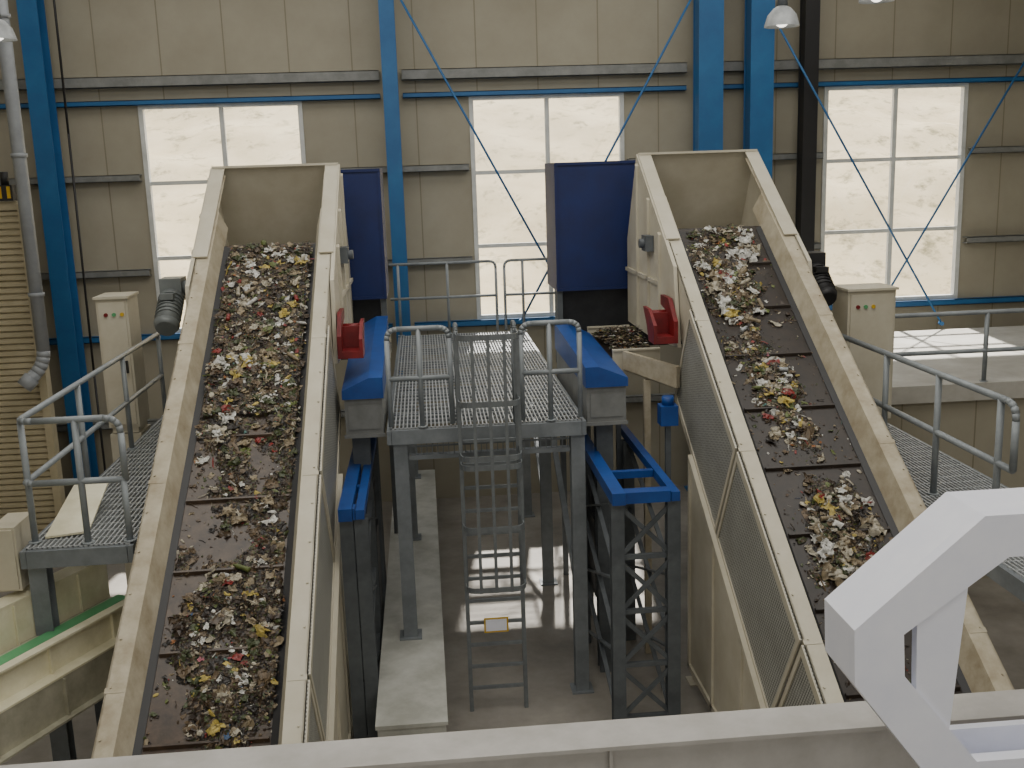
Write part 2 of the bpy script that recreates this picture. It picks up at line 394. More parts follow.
    for Y in (6.3,9.0,11.6):
        zt=.625*Y-2.71-.72
        for s in (-1,1):
            bm=B();abox(bm,Xc+s*.72-.05,Xc+s*.72+.05,Y-.05,Y+.05,.015,zt-.02);abox(bm,Xc+s*.72-.12,Xc+s*.72+.08,Y-.12,Y+.12,0,.015)
            finish(bm,'support_leg','cream',parent=em)
        bm=B();abox(bm,Xc-.67,Xc+.67,Y-.04,Y+.04,zt*.5-.05,zt*.5+.05);finish(bm,'cross_member','cream',parent=em)
    return em
XLc,XRc=-1.89,3.80
conveyor(XLc,1,'belt_brown','cream steel inclined conveyor with brown cleated belt, gray motor')
conveyor(XRc,-1,'belt_dark','cream steel inclined conveyor with dark belt, black motor')

# ------------------------------------------------------------------ waste
pal=[((66,52,40),26),((92,75,55),24),((122,103,78),15),((160,145,116),8),((202,194,172),5),((234,233,226),3.5),((76,86,48),11),((112,124,64),5),((154,50,44),.7),((176,114,60),1.1),((206,184,94),1.1),((60,96,140),.2),((90,140,132),.3),((190,106,120),.25),((40,34,30),14)]
big=[3,4,4,5,5,4,6,3,3,2,7,2,6,8,3,5,1,10]
pm=[];pw=[]
for i,(c,w) in enumerate(pal):
    m=mat('waste_tone_%d'%i,c,.4 if sum(c)<260 else .5,c2=tuple(int(v*.55) for v in c),scale=20,amt=.2);pm.append(m);pw.append(w)
def dens(side,u,t):
    n=noise.noise(Vector((u*2.4,t*1.7,side*7.3)))+.45*noise.noise(Vector((u*6,t*5,side*3.3)))
    ph=((t-1.85)%.84)/.84
    if side<0:
        if t>7.2: d=.95+.25*n-(.35 if u<-.46 else 0)
        else:
            fall=max(0,(t-2.5)/4.7)
            d=.26+fall*.5+.85*n+.5*u*(1.2-fall)
        d+=.14*(1-ph)-.06
    else:
        c=-.02+.1*math.sin(t*1.3)
        d=.72-abs(u-c)*1.9+.95*n
        if t>8.3: d+=.22
        if t<4.2: d-=.15
        d+=.16*(1-ph)-.08
    if abs(u)>.47: d-=.5*(abs(u)-.47)*14
    return max(0,min(1,d))
_b=B();bmesh.ops.create_icosphere(_b,subdivisions=1,radius=1);_b.verts.ensure_lookup_table()
ICOV=[v.co.copy() for v in _b.verts];ICOF=[[v.index for v in f.verts] for f in _b.faces];_b.free()
class Acc:
    def __init__(s): s.v=[];s.f=[];s.m=[]
    def add(s,vs,fs,mi):
        o=len(s.v);s.v+=vs;s.f+=[[i+o for i in f] for f in fs];s.m+=[mi]*len(fs)
    def finish(s,name,mats,label,cat,kind):
        lo=Vector([min(v[i] for v in s.v) for i in range(3)]);hi=Vector([max(v[i] for v in s.v) for i in range(3)])
        o=Vector(((lo.x+hi.x)/2,(lo.y+hi.y)/2,lo.z))
        me=bpy.data.meshes.new(name);me.from_pydata([tuple(v-o) for v in s.v],[],s.f);me.polygons.foreach_set('material_index',s.m);me.update()
        return attach(me,name,mats,None,label,cat,kind,None,o)
def gridf(n): return [[i*(n+1)+j,(i+1)*(n+1)+j,(i+1)*(n+1)+j+1,i*(n+1)+j+1] for i in range(n) for j in range(n)]
SF=gridf(3);SF6=gridf(6)
def crumple(c,R,s,n=6):
    ox=random.random()*90;l2=random.uniform(.4,1);vs=[]
    for i in range(n+1):
        for j in range(n+1):
            a=(i/n-.5);b=(j/n-.5)*l2
            q=Vector((a*3+ox,b*3,0))
            dx=.4*noise.noise(q*1.1+Vector((0,0,5)));dy=.4*noise.noise(q*1.1+Vector((0,0,9)))
            z=.28*noise.noise(q)+.14*noise.noise(q*3)+.08
            vs.append(c+R@(Vector((a+dx,b+dy,z))*s))
    return vs
def piece(acc,c,size,mi,nrm,kind):
    ax=Vector((random.uniform(-1,1),random.uniform(-1,1),random.uniform(-1,1))).normalized()
    R=Matrix.Rotation(random.gauss(0,.28),3,ax)@Matrix.Rotation(random.uniform(0,6.28),3,nrm)@TILT
    if kind=='chunk':
        sx,sy,sz=random.uniform(.5,1.5),random.uniform(.4,1),random.uniform(.2,.45)
        vs=[]
        for v in ICOV:
            k=random.uniform(.55,1.25);vs.append(c+R@Vector((v.x*sx*k,v.y*sy*k,v.z*sz*k))*(size*.5))
        acc.add(vs,ICOF,mi)
    elif kind=='sheet':
        lx=size*random.uniform(.6,1.5);ly=size*random.uniform(.35,1.0)
        vs=[c+R@Vector((lx*(i/3-.5)+random.uniform(-.15,.15)*size,ly*(j/3-.5)+random.uniform(-.15,.15)*size,random.uniform(-.08,.13)*size)) for i in range(4) for j in range(4)]
        acc.add(vs,SF,mi)
    else:
        a=Vector((-.9*size,0,0));b=Vector((.9*size,0,0));r=size*.08;k=random.uniform(-.3,.3)*size
        vs=[]
        for p in (a,Vector((0,k,.05*size)),b):
            for q in range(4):
                an=q*math.pi/2;vs.append(c+R@(p+Vector((0,r*math.cos(an),r*math.sin(an)))))
        fs=[[4*g+q,4*g+(q+1)%4,4*g+4+(q+1)%4,4*g+4+q] for g in range(2) for q in range(4)]
        acc.add(vs,fs,mi)
def heap_h(side,u,t):
    d=dens(side,u,t);return max(0,d-.33)*.10*(1+.6*noise.noise(Vector((u*9,t*9,side))))
nrm=(cp(0,0,0,1)-cp(0,0,0,0)).normalized()
for side,Xc in ((-1,XLc),(1,XRc)):
    TILT=Matrix.Rotation(math.radians(32),3,'X')
    acc=Acc();NU,NT=70,560
    vs=[];ok=[];tone=[]
    for i in range(NU+1):
        for j in range(NT+1):
            u=-.5+1.0*i/NU;t=2.2+(T1-2.25)*j/NT
            h=heap_h(side,u,t)
            ok.append(h>0);vs.append(cp(Xc,u,t,-.272+h*.9+(.02*noise.noise(Vector((u*32,t*32,1)))+.007*random.random() if h>0 else -.004)))
            tone.append(noise.noise(Vector((u*12,t*12,side*2)))+.5*noise.noise(Vector((u*40,t*40,side*2))))
    acc.v+=vs
    for i in range(NU):
        for j in range(NT):
            a=i*(NT+1)+j;q=[a,a+NT+1,a+NT+2,a+1]
            if sum(ok[k] for k in q)>1:
                v=tone[a];acc.f.append(q);acc.m.append(14 if v<-.15 else 0 if v<.12 else 6 if v<.22 else 1 if v<.42 else 2)
    cnt=0;tries=0
    while cnt<(9500 if side<0 else 8000) and tries<90000:
        tries+=1
        u=random.uniform(-.53,.53);t=random.uniform(2.4,T1-.02)
        d=dens(side,u,t)
        if random.random()>d**1.5*1.1+.04: continue
        sz=min(.11,.011+random.expovariate(1/.0155))
        mi=random.choices(range(len(pal)),pw)[0]
        if sz<.022 and mi in (4,5) and random.random()<.5: mi=1
        if sz>.042 and random.random()<.45: mi=random.choice(big)
        h=heap_h(side,u,t)
        kind=random.choices(['chunk','sheet','stick'],[.36,.48,.16])[0]
        if abs(u)+sz*.6>.56: continue
        piece(acc,cp(Xc,u,t,-.266+h+sz*random.uniform(-.08,.12)),sz,mi,nrm,kind);cnt+=1
    for k in range(330):
        for _ in range(40):
            u=random.uniform(-.45,.45);t=random.uniform(2.6,T1-.1)
            if random.random()<dens(side,u,t)**1.2: break
        R=Matrix.Rotation(random.gauss(0,.2),3,Vector((1,0,0)))@Matrix.Rotation(random.uniform(0,6.28),3,nrm)@TILT
        acc.add(crumple(cp(Xc,u,t,-.266+heap_h(side,u,t)),R,random.uniform(.05,.12),6),SF6,random.choice(big+[2,1,6,2,0,3,1,2,6,0,1,14]))
    acc.finish('waste_heap',pm,'mixed household waste scraps on brown conveyor belt' if side<0 else 'mixed household waste clumps on dark conveyor belt','waste','stuff')
    for k in range(72 if side<0 else 88):
        for _ in range(50):
            u=random.uniform(-.42,.42);t=random.uniform(3.2,T1-.2)
            if random.random()<dens(side,u,t)**1.3: break
        c=cp(Xc,u,t,-.255+heap_h(side,u,t))
        R=Matrix.Rotation(random.uniform(0,6.28),3,nrm)@TILT
        q=random.random()
        if q<.08:
            bm=B();prof=[(.001,-.08),(.023,-.08),(.024,-.07),(.02,-.02),(.024,.03),(.022,.045),(.01,.07),(.01,.085),(.001,.085)]
            lathe(bm,prof,(0,0,0),12,'X')
            for v in bm.verts: v.co=c+R@v.co+nrm*.01
            finish(bm,'plastic_bottle',random.choice([pm[4],pm[5],pm[3],pm[7]]),label='small discarded plastic bottle among the waste',cat='bottle',group='discarded bottles')
        elif q<.12:
            bm=B();lathe(bm,[(.001,-.045),(.02,-.045),(.024,-.04),(.021,0),(.024,.04),(.02,.045),(.001,.045)],(0,0,0),12,'X')
            for v in bm.verts: v.co=c+R@v.co+nrm*.01
            finish(bm,'drink_can',random.choice([pm[8],pm[10],M['galv']]),label='crushed drink can lying in the waste',cat='can',group='discarded cans')
        elif q<.55:
            n=12;acc2=crumple(Vector((0,0,0)),Matrix.Identity(3),random.uniform(.09,.17)*(1.15 if side>0 else 1),n)
            me=bpy.data.meshes.new('plastic_bag')
            i=random.choice([5,5,4,4,3,10,3,5])
            me.from_pydata([tuple(R@Vector((v.x,v.y,v.z*1.1))) for v in acc2],[],gridf(n))
            for p in me.polygons:p.use_smooth=True
            attach(me,'plastic_bag',pm[i],None,'crumpled pale plastic bag on the waste' if i in(3,4,5) else 'crumpled yellow plastic bag on the waste','bag',None,'crumpled plastic bags',c)
        else:
            n=6;acc2=crumple(Vector((0,0,0)),Matrix.Identity(3),random.uniform(.07,.14),n)
            me=bpy.data.meshes.new('paper_scrap')
            me.from_pydata([tuple(R@v) for v in acc2],[],gridf(n))
            attach(me,'paper_scrap',pm[random.choice([5,4,4,3,8,10,5,3,2,3])],None,'torn crumpled paper or packaging scrap','scrap',None,'paper and packaging scraps',c)

# ------------------------------------------------------------------ gratings, decks and railings
def grating(bm,x0,x1,y0,y1,z,px=.045,py=.2,th=.03):
    x=x0
    while x<=x1: abox(bm,x,x+.014,y0,y1,z-th,z);x+=px
    y=y0
    while y<=y1: abox(bm,x0,x1,y,y+.014,z-th*.6,z-.001);y+=py
def deck(x0,x1,y0,y1,z,lab,legs):
    em=empty('walkway_platform',((x0+x1)/2,(y0+y1)/2,0),lab,'platform')
    bm=B();grating(bm,x0+.04,x1-.04,y0+.04,y1-.04,z);finish(bm,'grating','galv',parent=em)
    bm=B()
    for a,b in [((x0+.02,y0,z-.1),(x0+.02,y1,z-.1)),((x1-.02,y0,z-.1),(x1-.02,y1,z-.1)),((x0+.05,y0+.02,z-.1),(x1-.05,y0+.02,z-.1)),((x0+.05,y1-.02,z-.1),(x1-.05,y1-.02,z-.1))]:
        obar(bm,a,b,.05,.16)
    y=y0+1.
    while y<y1-.5: obar(bm,(x0+.05,y,z-.12),(x1-.05,y,z-.12),.06,.12);y+=1.2
    finish(bm,'edge_beam','steel',parent=em)
    for (x,y,zb) in legs:
        bm=B();ibeam(bm,(x,y,zb+.02),(x,y,z-.18),.16,.16);abox(bm,x-.13,x+.13,y-.13,y+.13,zb,zb+.02);finish(bm,'support_column','steel',parent=em)
    return em
PZ=E-2.82
pe=deck(-.5,1.75,11.5,18.4,PZ,'gray steel grating walkway between two machines',[(-.36,11.62,.84),(1.66,11.62,0),(-.36,15,.84),(1.66,15,0),(-.36,18.2,.84),(1.66,18.2,0)])
bm=B();obar(bm,(-.27,11.62,PZ-.36),(1.57,11.62,PZ-.36),.1,.05);obar(bm,(-.27,11.62,PZ-.24),(1.57,11.62,PZ-.24),.02,.02)
for k in range(30): obar(bm,(-.25+k*.062,11.6,PZ-.34),(-.25+k*.062,11.6,PZ-.2),.01,.01)
finish(bm,'cable_tray','steel',parent=pe)
for a,b in (((-.26,15,PZ-.3),(1.56,15,PZ-.3)),((1.66,11.8,1.2),(1.66,14.8,PZ-.3)),((1.66,15.2,1.2),(1.66,18.0,PZ-.3)),((-.26,18.2,PZ-1.0),(1.56,18.2,PZ-1.0))):
    bm=B();obar(bm,a,b,.07,.07);finish(bm,'brace','steel',parent=pe)
LZ=E-3.2
deck(-3.72,-2.74,9.25,14.6,LZ,'gray grating platform beside the inclined conveyor',[(-3.62,9.4,0),(-3.6,14.3,0)])
RZ=E-3.4
deck(4.72,5.95,7.6,13.9,RZ,'gray grating service platform with handrail',[(5.85,7.8,0),(5.85,13.7,0),(4.85,13.7,0)])

def railing(paths,posts,lab,r=.025):
    p0=posts[0][0];em=empty('safety_railing',(p0[0],p0[1],p0[2]),lab,'railing')
    for nm,pts,rad in paths:
        bm=B();tube(bm,rounded(pts,rad) if rad else [Vector(p) for p in pts],r,10);finish(bm,nm,'rail',parent=em)
    for a,b in posts:
        bm=B();cyl(bm,a,b,r,10);cyl(bm,a,Vector(a)+Vector((0,0,.012)),.06,10);finish(bm,'post','rail',parent=em)
def vp(x,y,z0,z1): return ((x,y,z0),(x,y,z1))
t=LZ+1.15;m_=LZ+.58;x0,x1,y0,y1=-3.65,-2.76,9.35,14.5
railing([('top_rail',[(x1,y0,m_),(x1,y0,t),(x0,y0,t),(x0,y1,t)],.14),('mid_rail',[(x1,y0,m_),(x0,y0,m_),(x0,y1,m_)],.08)],
        [vp(x0,y0+.1,LZ,t-.02),vp(-3.15,y0,LZ,t),vp(x1-.02,y0,LZ,m_),vp(x0,y0+1.7,LZ,t),vp(x0,y0+3.4,LZ,t),vp(x0,y1,LZ,t)],'gray tubular handrail on the side platform',.03)
t=RZ+1.25;m_=RZ+.65;x0=5.08
railing([('top_rail',[(x0,8.5,m_),(x0,8.5,t),(x0,12.4,t)],.15),('mid_rail',[(x0,8.5,m_),(x0,12.4,m_)],0)],
        [vp(x0,8.75,RZ,t),vp(x0,9.9,RZ,t),vp(x0,11.1,RZ,t),vp(x0,12.4,RZ,t)],'gray tubular handrail along the service platform',.033)
MZ=E-3.2;t=MZ+1.0
railing([('top_rail',[(6.05,14.1,t),(12.5,14.1,t)],0),('mid_rail',[(6.05,14.1,MZ+.45),(12.5,14.1,MZ+.45)],0)],
        [vp(x,14.1,MZ,t) for x in (6.05,7.9,9.5,11.,12.5)],'gray tubular handrail on the concrete mezzanine edge',.033)
bm=B();abox(bm,6.0,13.98,14.0,18.65,MZ-.25,MZ,0);abox(bm,6.05,13.98,14.08,14.25,0,MZ-.25,1)
finish(bm,'concrete_mezzanine',['slab','wall'],label='pale concrete mezzanine slab with beige front wall',cat='mezzanine')
t=PZ+1.12;m_=PZ+.56;yf=11.56
railing([('top_rail',[(-.45,yf,PZ+.02),(-.45,yf,t),(.24,yf,t),(.24,yf,PZ+.02)],.12),('mid_rail',[(-.45,yf,m_),(.24,yf,m_)],0)],
        [vp(-.1,yf,PZ,t)],'gray rounded handrail panel at the walkway edge',.03)
railing([('top_rail',[(1.7,yf,PZ+.02),(1.7,yf,t),(1.04,yf,t),(1.04,yf,PZ+.02)],.12),('mid_rail',[(1.7,yf,m_),(1.04,yf,m_)],0)],
        [vp(1.36,yf,PZ,t)],'gray rounded handrail panel beside the ladder opening',.03)
t=PZ+1.25
railing([('top_rail',[(-.6,18.35,t),(1.25,18.35,t),(1.25,18.35,PZ+.02)],.12),('mid_rail',[(-.6,18.35,PZ+.65),(1.25,18.35,PZ+.65)],0)],[vp(-.45,18.35,PZ,t),vp(.4,18.35,PZ,t)],'gray handrail at the far end of walkway')
railing([('top_rail',[(1.4,18.35,PZ+.02),(1.4,18.35,t),(2.3,18.35,t),(2.3,18.35,PZ-.6)],.12),('mid_rail',[(1.4,18.35,PZ+.65),(2.3,18.35,PZ+.65)],0)],[vp(1.72,18.35,PZ,t)],'short gray handrail section near the window')

# ladder with flat rectangular cage rising above the deck
lx0,lx1,ly=.31,.95,11.3
TOP=PZ+1.12
em=empty('caged_ladder',((lx0+lx1)/2,ly,0),'gray steel ladder with safety cage hoops','ladder')
for x in (lx0,lx1):
    bm=B();obar(bm,(x,ly,.0),(x,ly,TOP-.04),.045,.07,(0,1,0));tube(bm,rounded([(x,ly,TOP-.06),(x,ly+.02,TOP+.04),(x,ly+.26,TOP+.04),(x,ly+.26,PZ)],.08),.024,8);finish(bm,'stringer','ladder',parent=em)
z=.28
while z<PZ+.02:
    bm=B();obar(bm,(lx0,ly,z),(lx1,ly,z),.035,.035);finish(bm,'rung','ladder',parent=em);z+=.27
cx=(lx0+lx1)/2
def hoop(z):
    return rounded([Vector((lx1+.01,ly,z)),Vector((lx1+.01,ly-.42,z)),Vector((lx0-.01,ly-.42,z)),Vector((lx0-.01,ly,z))],.14,5)
for z in (1.65,2.35,3.05,3.15,3.75,TOP-.03):
    bm=B();h=hoop(z)
    for a,b in zip(h,h[1:]): obar(bm,a,b,.012,.06)
    finish(bm,'cage_hoop','ladder',parent=em)
for dx,dy in ((-.33,-.22),(-.17,-.42),(0,-.42),(.17,-.42),(.33,-.22)):
    p=Vector((cx+dx,ly+dy-.008,0))
    bm=B();obar(bm,p+Vector((0,0,1.62)),p+Vector((0,0,TOP)),.035,.01,(0,1,0));finish(bm,'cage_strap','ladder',parent=em)
bm=B();abox(bm,cx-.14,cx+.14,ly-.05,ly-.045,.98,1.16,0);abox(bm,cx-.12,cx+.12,ly-.053,ly-.05,1.0,1.14,1);finish(bm,'warning_plate',['yellow','white'],parent=em)

# ------------------------------------------------------------------ blue machine housings
for x0,x1,zb,lab in ((-1.0,-.53,-1.95,'blue sloping cover on gray machine housing beside the walkway'),(1.8,2.3,-2.16,'low blue sloping cover on gray machine housing beside the ladder')):
    em=empty('machine_housing',((x0+x1)/2,12.6,E-2.95),lab,'machine')
    inn=1 if x0<0 else -1
    xo,xi=(x0,x1) if x0<0 else (x1,x0)
    # cover slopes down towards the outer side and the near end
    P0=[(xo,11.8,E-2.52),(xo,11.8,E-2.42),(xi-inn*.16,11.8,E-2.28),(xi,11.8,E-2.28),(xi,11.8,E-2.52)]
    P1=[(xo,14.6,E-2.52),(xo,14.6,E+zb-.16),(xi-inn*.16,14.6,E+zb),(xi,14.6,E+zb),(xi,14.6,E-2.52)]
    bm=B();A=[bm.verts.new(p) for p in P0];C=[bm.verts.new(p) for p in P1]
    bm.faces.new(A);bm.faces.new(C[::-1])
    for i in range(5): bm.faces.new([A[i],A[(i+1)%5],C[(i+1)%5],C[i]])
    finish(bm,'cover','rblue',parent=em)
    bm=B();abox(bm,x0+.02,x1-.02,11.84,14.6,E-2.98,E-2.52);abox(bm,x0,x1,11.82,11.84,E-2.98,E-2.94);abox(bm,x0+.06,x1-.06,11.825,11.84,E-2.88,E-2.6)
    finish(bm,'base_box','housing',parent=em)
    xs_=-.83 if x0<0 else (x0+x1)/2
    for y in (12.1,13.8):
        bm=B();ibeam(bm,(xs_,y,0.),(xs_,y,E-2.98),.2,.2);finish(bm,'support_column','dsteel',parent=em)
    bm=B();abox(bm,xs_-.1,xs_+.1,12.25,13.65,.9,1.9);cyl(bm,(xs_,12.1,2.4),(xs_,13.7,2.4),.09,12);abox(bm,xs_-.08,xs_+.08,12.6,13.2,1.9,2.5)
    finish(bm,'hydraulic_unit','ddark',parent=em)
for x0,x1,lab in ((-2.6,-.55,'tall dark blue sheet metal discharge hood'),(1.92,4.5,'wide dark blue sheet metal discharge hood')):
    em=empty('discharge_hood',((x0+x1)/2,15.7,E-2.82),lab,'hood')
    bm=B()
    abox(bm,x0,x1,15.2,15.22,E-1.78,E+.06);abox(bm,x0,x0+.02,15.22,16.3,E-1.78,E+.06);abox(bm,x1-.02,x1,15.22,16.3,E-1.78,E+.06);abox(bm,x0,x1,16.3,16.32,E-1.78,E+.06)
    abox(bm,x0,x1,15.175,15.2,E+.02,E+.06);abox(bm,x0,x1,15.175,15.2,E-1.78,E-1.74)
    for x in (x0,x1-.04): abox(bm,x,x+.04,15.18,15.2,E-1.74,E+.02)
    finish(bm,'hood_shell','dblue',parent=em)
    bm=B();prism(bm,[(x0+.1,15.3,E-1.78),(x0+.1,16.2,E-1.78),(x0+.1,15.9,E-2.7),(x0+.1,15.5,E-2.7)],(x1-x0-.2,0,0));finish(bm,'chute','ddark',parent=em)
    for x in (x0+.05,x1-.05):
        bm=B();abox(bm,x-.04,x+.04,15.24,15.32,0,E-1.78);finish(bm,'leg','dsteel',parent=em)
TILT=Matrix.Identity(3)
for x0,x1 in ((-1.08,-.52),(2.32,2.93)):
    Y0,Y1=(14.62,15.08) if x0<0 else (12.9,14.9)
    em=empty('transfer_conveyor',((x0+x1)/2,14.,E-2.6),'small cream transfer trough carrying waste','conveyor')
    for yy in (Y0,Y1):
        bm=B();abox(bm,x0,x1,yy,yy+.03,E-2.55,E-2.3);abox(bm,x0,x1,yy-.02,yy+.05,E-2.3,E-2.28);finish(bm,'side_wall','cream',parent=em)
    bm=B();abox(bm,x0,x1,Y0+.03,Y1,E-2.5,E-2.4);finish(bm,'belt','belt_dark',parent=em)
    for yy in (Y0+.1,Y1-.1):
        bm=B();abox(bm,x0+.05,x0+.11,yy-.03,yy+.03,0,E-2.5);finish(bm,'leg','dsteel',parent=em)
    acc=Acc()
    for k in range(1800 if x0>0 else 450):
        x=random.uniform(x0+.06,x1-.06);y=random.uniform(Y0+.08,Y1-.06);f=1-abs(y-(Y0+Y1)/2)/((Y1-Y0)/2)
        piece(acc,Vector((x,y,E-2.38+.26*f*random.random())),random.uniform(.02,.07),random.choices(range(len(pal)),pw)[0],Vector((0,0,1)),random.choice(['chunk','sheet']))
    acc.finish('waste_heap',pm,'small heap of mixed waste in transfer trough','waste','stuff')
bm=B();prism(bm,[(2.42,12.75,E-2.28),(2.92,12.0,E-2.36),(2.92,12.0,E-2.62),(2.42,12.75,E-2.5)],(.05,.04,0));prism(bm,[(2.42,12.8,E-2.5),(2.92,12.05,E-2.62),(2.95,12.5,E-2.62),(2.7,12.84,E-2.5)],(0,0,-.02));abox(bm,2.62,2.7,12.42,12.5,0,E-2.59)
finish(bm,'feed_chute','creamdirty',label='short dirty cream chute under the conveyor head',cat='chute')
bm=B();abox(bm,2.62,2.82,11.5,11.7,E-2.95,E-2.72,0);cyl(bm,(2.72,11.6,E-2.72),(2.72,11.6,E-2.62),.07,14)
finish_post=empty('control_post',(2.72,11.6,0),'small blue control box on a dark post','control box')
finish(bm,'control_box','rblue',parent=finish_post)
bm=B();abox(bm,2.69,2.75,11.57,11.63,0,E-2.95,0);finish(bm,'post','dsteel',parent=finish_post)

for sx,lab in ((0,'royal blue steel beam frame under machine'),(1,'royal blue steel support frame on gray lattice')):
    z=E-3.4
    em=empty('support_frame',((2.15 if sx else -.75),11.4,0),lab,'frame')
    xa,xb=((1.82,2.5) if sx else (-1.0,-.77))
    bm=B();obar(bm,(xa+.08,10.3,z),(xa+.08,13.4,z),.14,.13);finish(bm,'long_beam','rblue',parent=em)
    bm=B();obar(bm,(xb,10.3,z),(xb,13.4,z),.09,.1);finish(bm,'long_beam','rblue',parent=em)
    for (yy,wd,hh) in ((10.4,.16,.12),(11.2,.08,.08)):
        bm=B();obar(bm,(xa+.155,yy,z),(xb-.05,yy,z),wd,hh);finish(bm,'cross_beam','rblue',parent=em)
    for x in (xa+.08,xb):
        for y in (10.45,12.9):
            bm=B();ibeam(bm,(x,y,0),(x,y,z-.065),.14,.14);finish(bm,'column','dsteel',parent=em)
        bm=B()
        for k in range(3):
            za=.2+k*.85
            obar(bm,(x,10.5,za),(x,12.85,za+.8),.05,.02);obar(bm,(x,12.85,za),(x,10.5,za+.8),.05,.02)
        finish(bm,'lattice_brace','dsteel',parent=em)
    bm=B()
    for k in range(4):
        za=.25+k*.62
        obar(bm,(xa+.08,10.42,za),(xb,10.42,za+.6),.05,.02,(0,1,0));obar(bm,(xb,10.44,za),(xa+.08,10.44,za+.6),.05,.02,(0,1,0));obar(bm,(xa+.08,10.45,za),(xb,10.45,za),.05,.05)
    finish(bm,'lattice_brace','dsteel',parent=em)
bm=B();abox(bm,-.68,0.0,9.6,18.6,0,.8);abox(bm,-.7,.02,9.58,18.62,.8,.84)
finish(bm,'plinth_wall','plinth',label='long low pale concrete plinth along the floor',cat='plinth')

# ------------------------------------------------------------------ cabinets
def cabinet(x0,x1,y0,y1,z0,z1,lab):
    em=empty('control_cabinet',((x0+x1)/2,(y0+y1)/2,z0),lab,'cabinet')
    bm=B();abox(bm,x0,x1,y0,y1,z0+.08,z1);abox(bm,x0+.03,x1-.03,y0+.03,y1-.03,z0,z0+.08);abox(bm,x0-.02,x1+.02,y0-.04,y1+.02,z1,z1+.03);finish(bm,'body','cream',parent=em)
    bm=B();abox(bm,x0+.03,x1-.03,y0-.02,y0,z0+.12,z1-.04)
    d=finish(bm,'door','cream',parent=em)
    bm=B();abox(bm,x1-.09,x1-.06,y0-.05,y0-.02,(z0+z1)/2-.08,(z0+z1)/2+.08);finish(bm,'handle','black',parent=d)
    for k,c in enumerate(('red','green','yellow')):
        bm=B();cyl(bm,(x0+.12+.1*k,y0-.02,z1-.2),(x0+.12+.1*k,y0-.04,z1-.2),.025,12);finish(bm,'push_button',c,parent=d)
cabinet(5.3,5.92,12.75,13.25,RZ,E-1.65,'cream metal control cabinet on the service platform')
cabinet(-4.15,-3.76,13.6,14.1,E-3.2,E-1.45,'pale gray control cabinet behind the railing')
bm=B();abox(bm,-4.15,-3.76,13.6,14.1,0,E-3.21);finish(bm,'cabinet_pedestal','cream',label='pale pedestal box carrying a control cabinet',cat='pedestal')
em=empty('terminal_box',(-3.86,9.5,E-3.6),'cream terminal box on the platform edge','box')
bm=B();abox(bm,-3.98,-3.76,9.3,9.75,E-3.6,E-3.0);finish(bm,'body','cream',parent=em)
bm=B();abox(bm,-3.96,-3.78,9.28,9.3,E-3.58,E-3.02);finish(bm,'lid','cream',parent=em)
bm=B();prism(bm,[(-3.58,9.5,LZ+.01),(-3.22,9.6,LZ+.01),(-3.3,10.6,LZ+.2),(-3.6,10.5,LZ+.22)],(0,.0,.02));prism(bm,[(-3.56,10.3,LZ+.0),(-3.5,10.3,LZ+.0),(-3.5,10.34,LZ+.16),(-3.56,10.34,LZ+.16)],(0,.03,0))
finish(bm,'loose_panel','channel',label='pale sheet panel lying tilted on the grating platform',cat='panel')

# ------------------------------------------------------------------ flat side conveyor with green belt
d=Vector((.458,.889,0));s_=Vector((.889,-.458,0));c0=Vector((-5.6,5.35,0));c1=Vector((-3.15,10.10,0))
em=empty('flat_conveyor',((c0.x+c1.x)/2,(c0.y+c1.y)/2,0),'bright sheet metal conveyor channel with green belt strip','conveyor')
z=E-4.0
def seg(bm,off,zc,w,h,mi=0): obar(bm,c0+s_*off+Vector((0,0,zc)),c1+s_*off+Vector((0,0,zc)),w,h,mi=mi)
bm=B();seg(bm,-.16,z+.12,.03,.42);seg(bm,-.24,z+.34,.2,.02)
for j in range(7):
    p=c0+(c1-c0)*(j+.5)/7-s_*.14;obar(bm,p+Vector((0,0,z-.06)),p+Vector((0,0,z+.32)),.04,.012,d)
finish(bm,'side_frame','channel',parent=em)
bm=B();seg(bm,.20,z-.14,.03,.28);seg(bm,.23,z+.01,.10,.02);seg(bm,.28,z-.28,.14,.02)
for j in range(7):
    p=c0+(c1-c0)*(j+.5)/7+s_*.225;obar(bm,p+Vector((0,0,z-.27)),p+Vector((0,0,z)),.04,.02,d)
finish(bm,'side_frame','channel',parent=em)
bm=B();seg(bm,.33,z-.47,.03,.36);seg(bm,.36,z-.66,.12,.02)
for j in range(7):
    p=c0+(c1-c0)*(j+.5)/7+s_*.36;obar(bm,p+Vector((0,0,z-.65)),p+Vector((0,0,z-.3)),.04,.02,d)
finish(bm,'lower_panel','channel2',parent=em)
bm=B();seg(bm,.03,z-.03,.14,.02);finish(bm,'belt','green',parent=em)
bm=B();seg(bm,.02,z-.07,.32,.03);seg(bm,-.04,z-.2,.5,.04);finish(bm,'center_beam','channel2',parent=em)
for f in (.1,.55,.93):
    p=c0+(c1-c0)*f
    for k,zz in ((-.06,.22),(.28,.67)):
        q=p+s_*k;bm=B();abox(bm,q.x-.04,q.x+.04,q.y-.04,q.y+.04,0,z-zz);finish(bm,'leg','dsteel',parent=em)

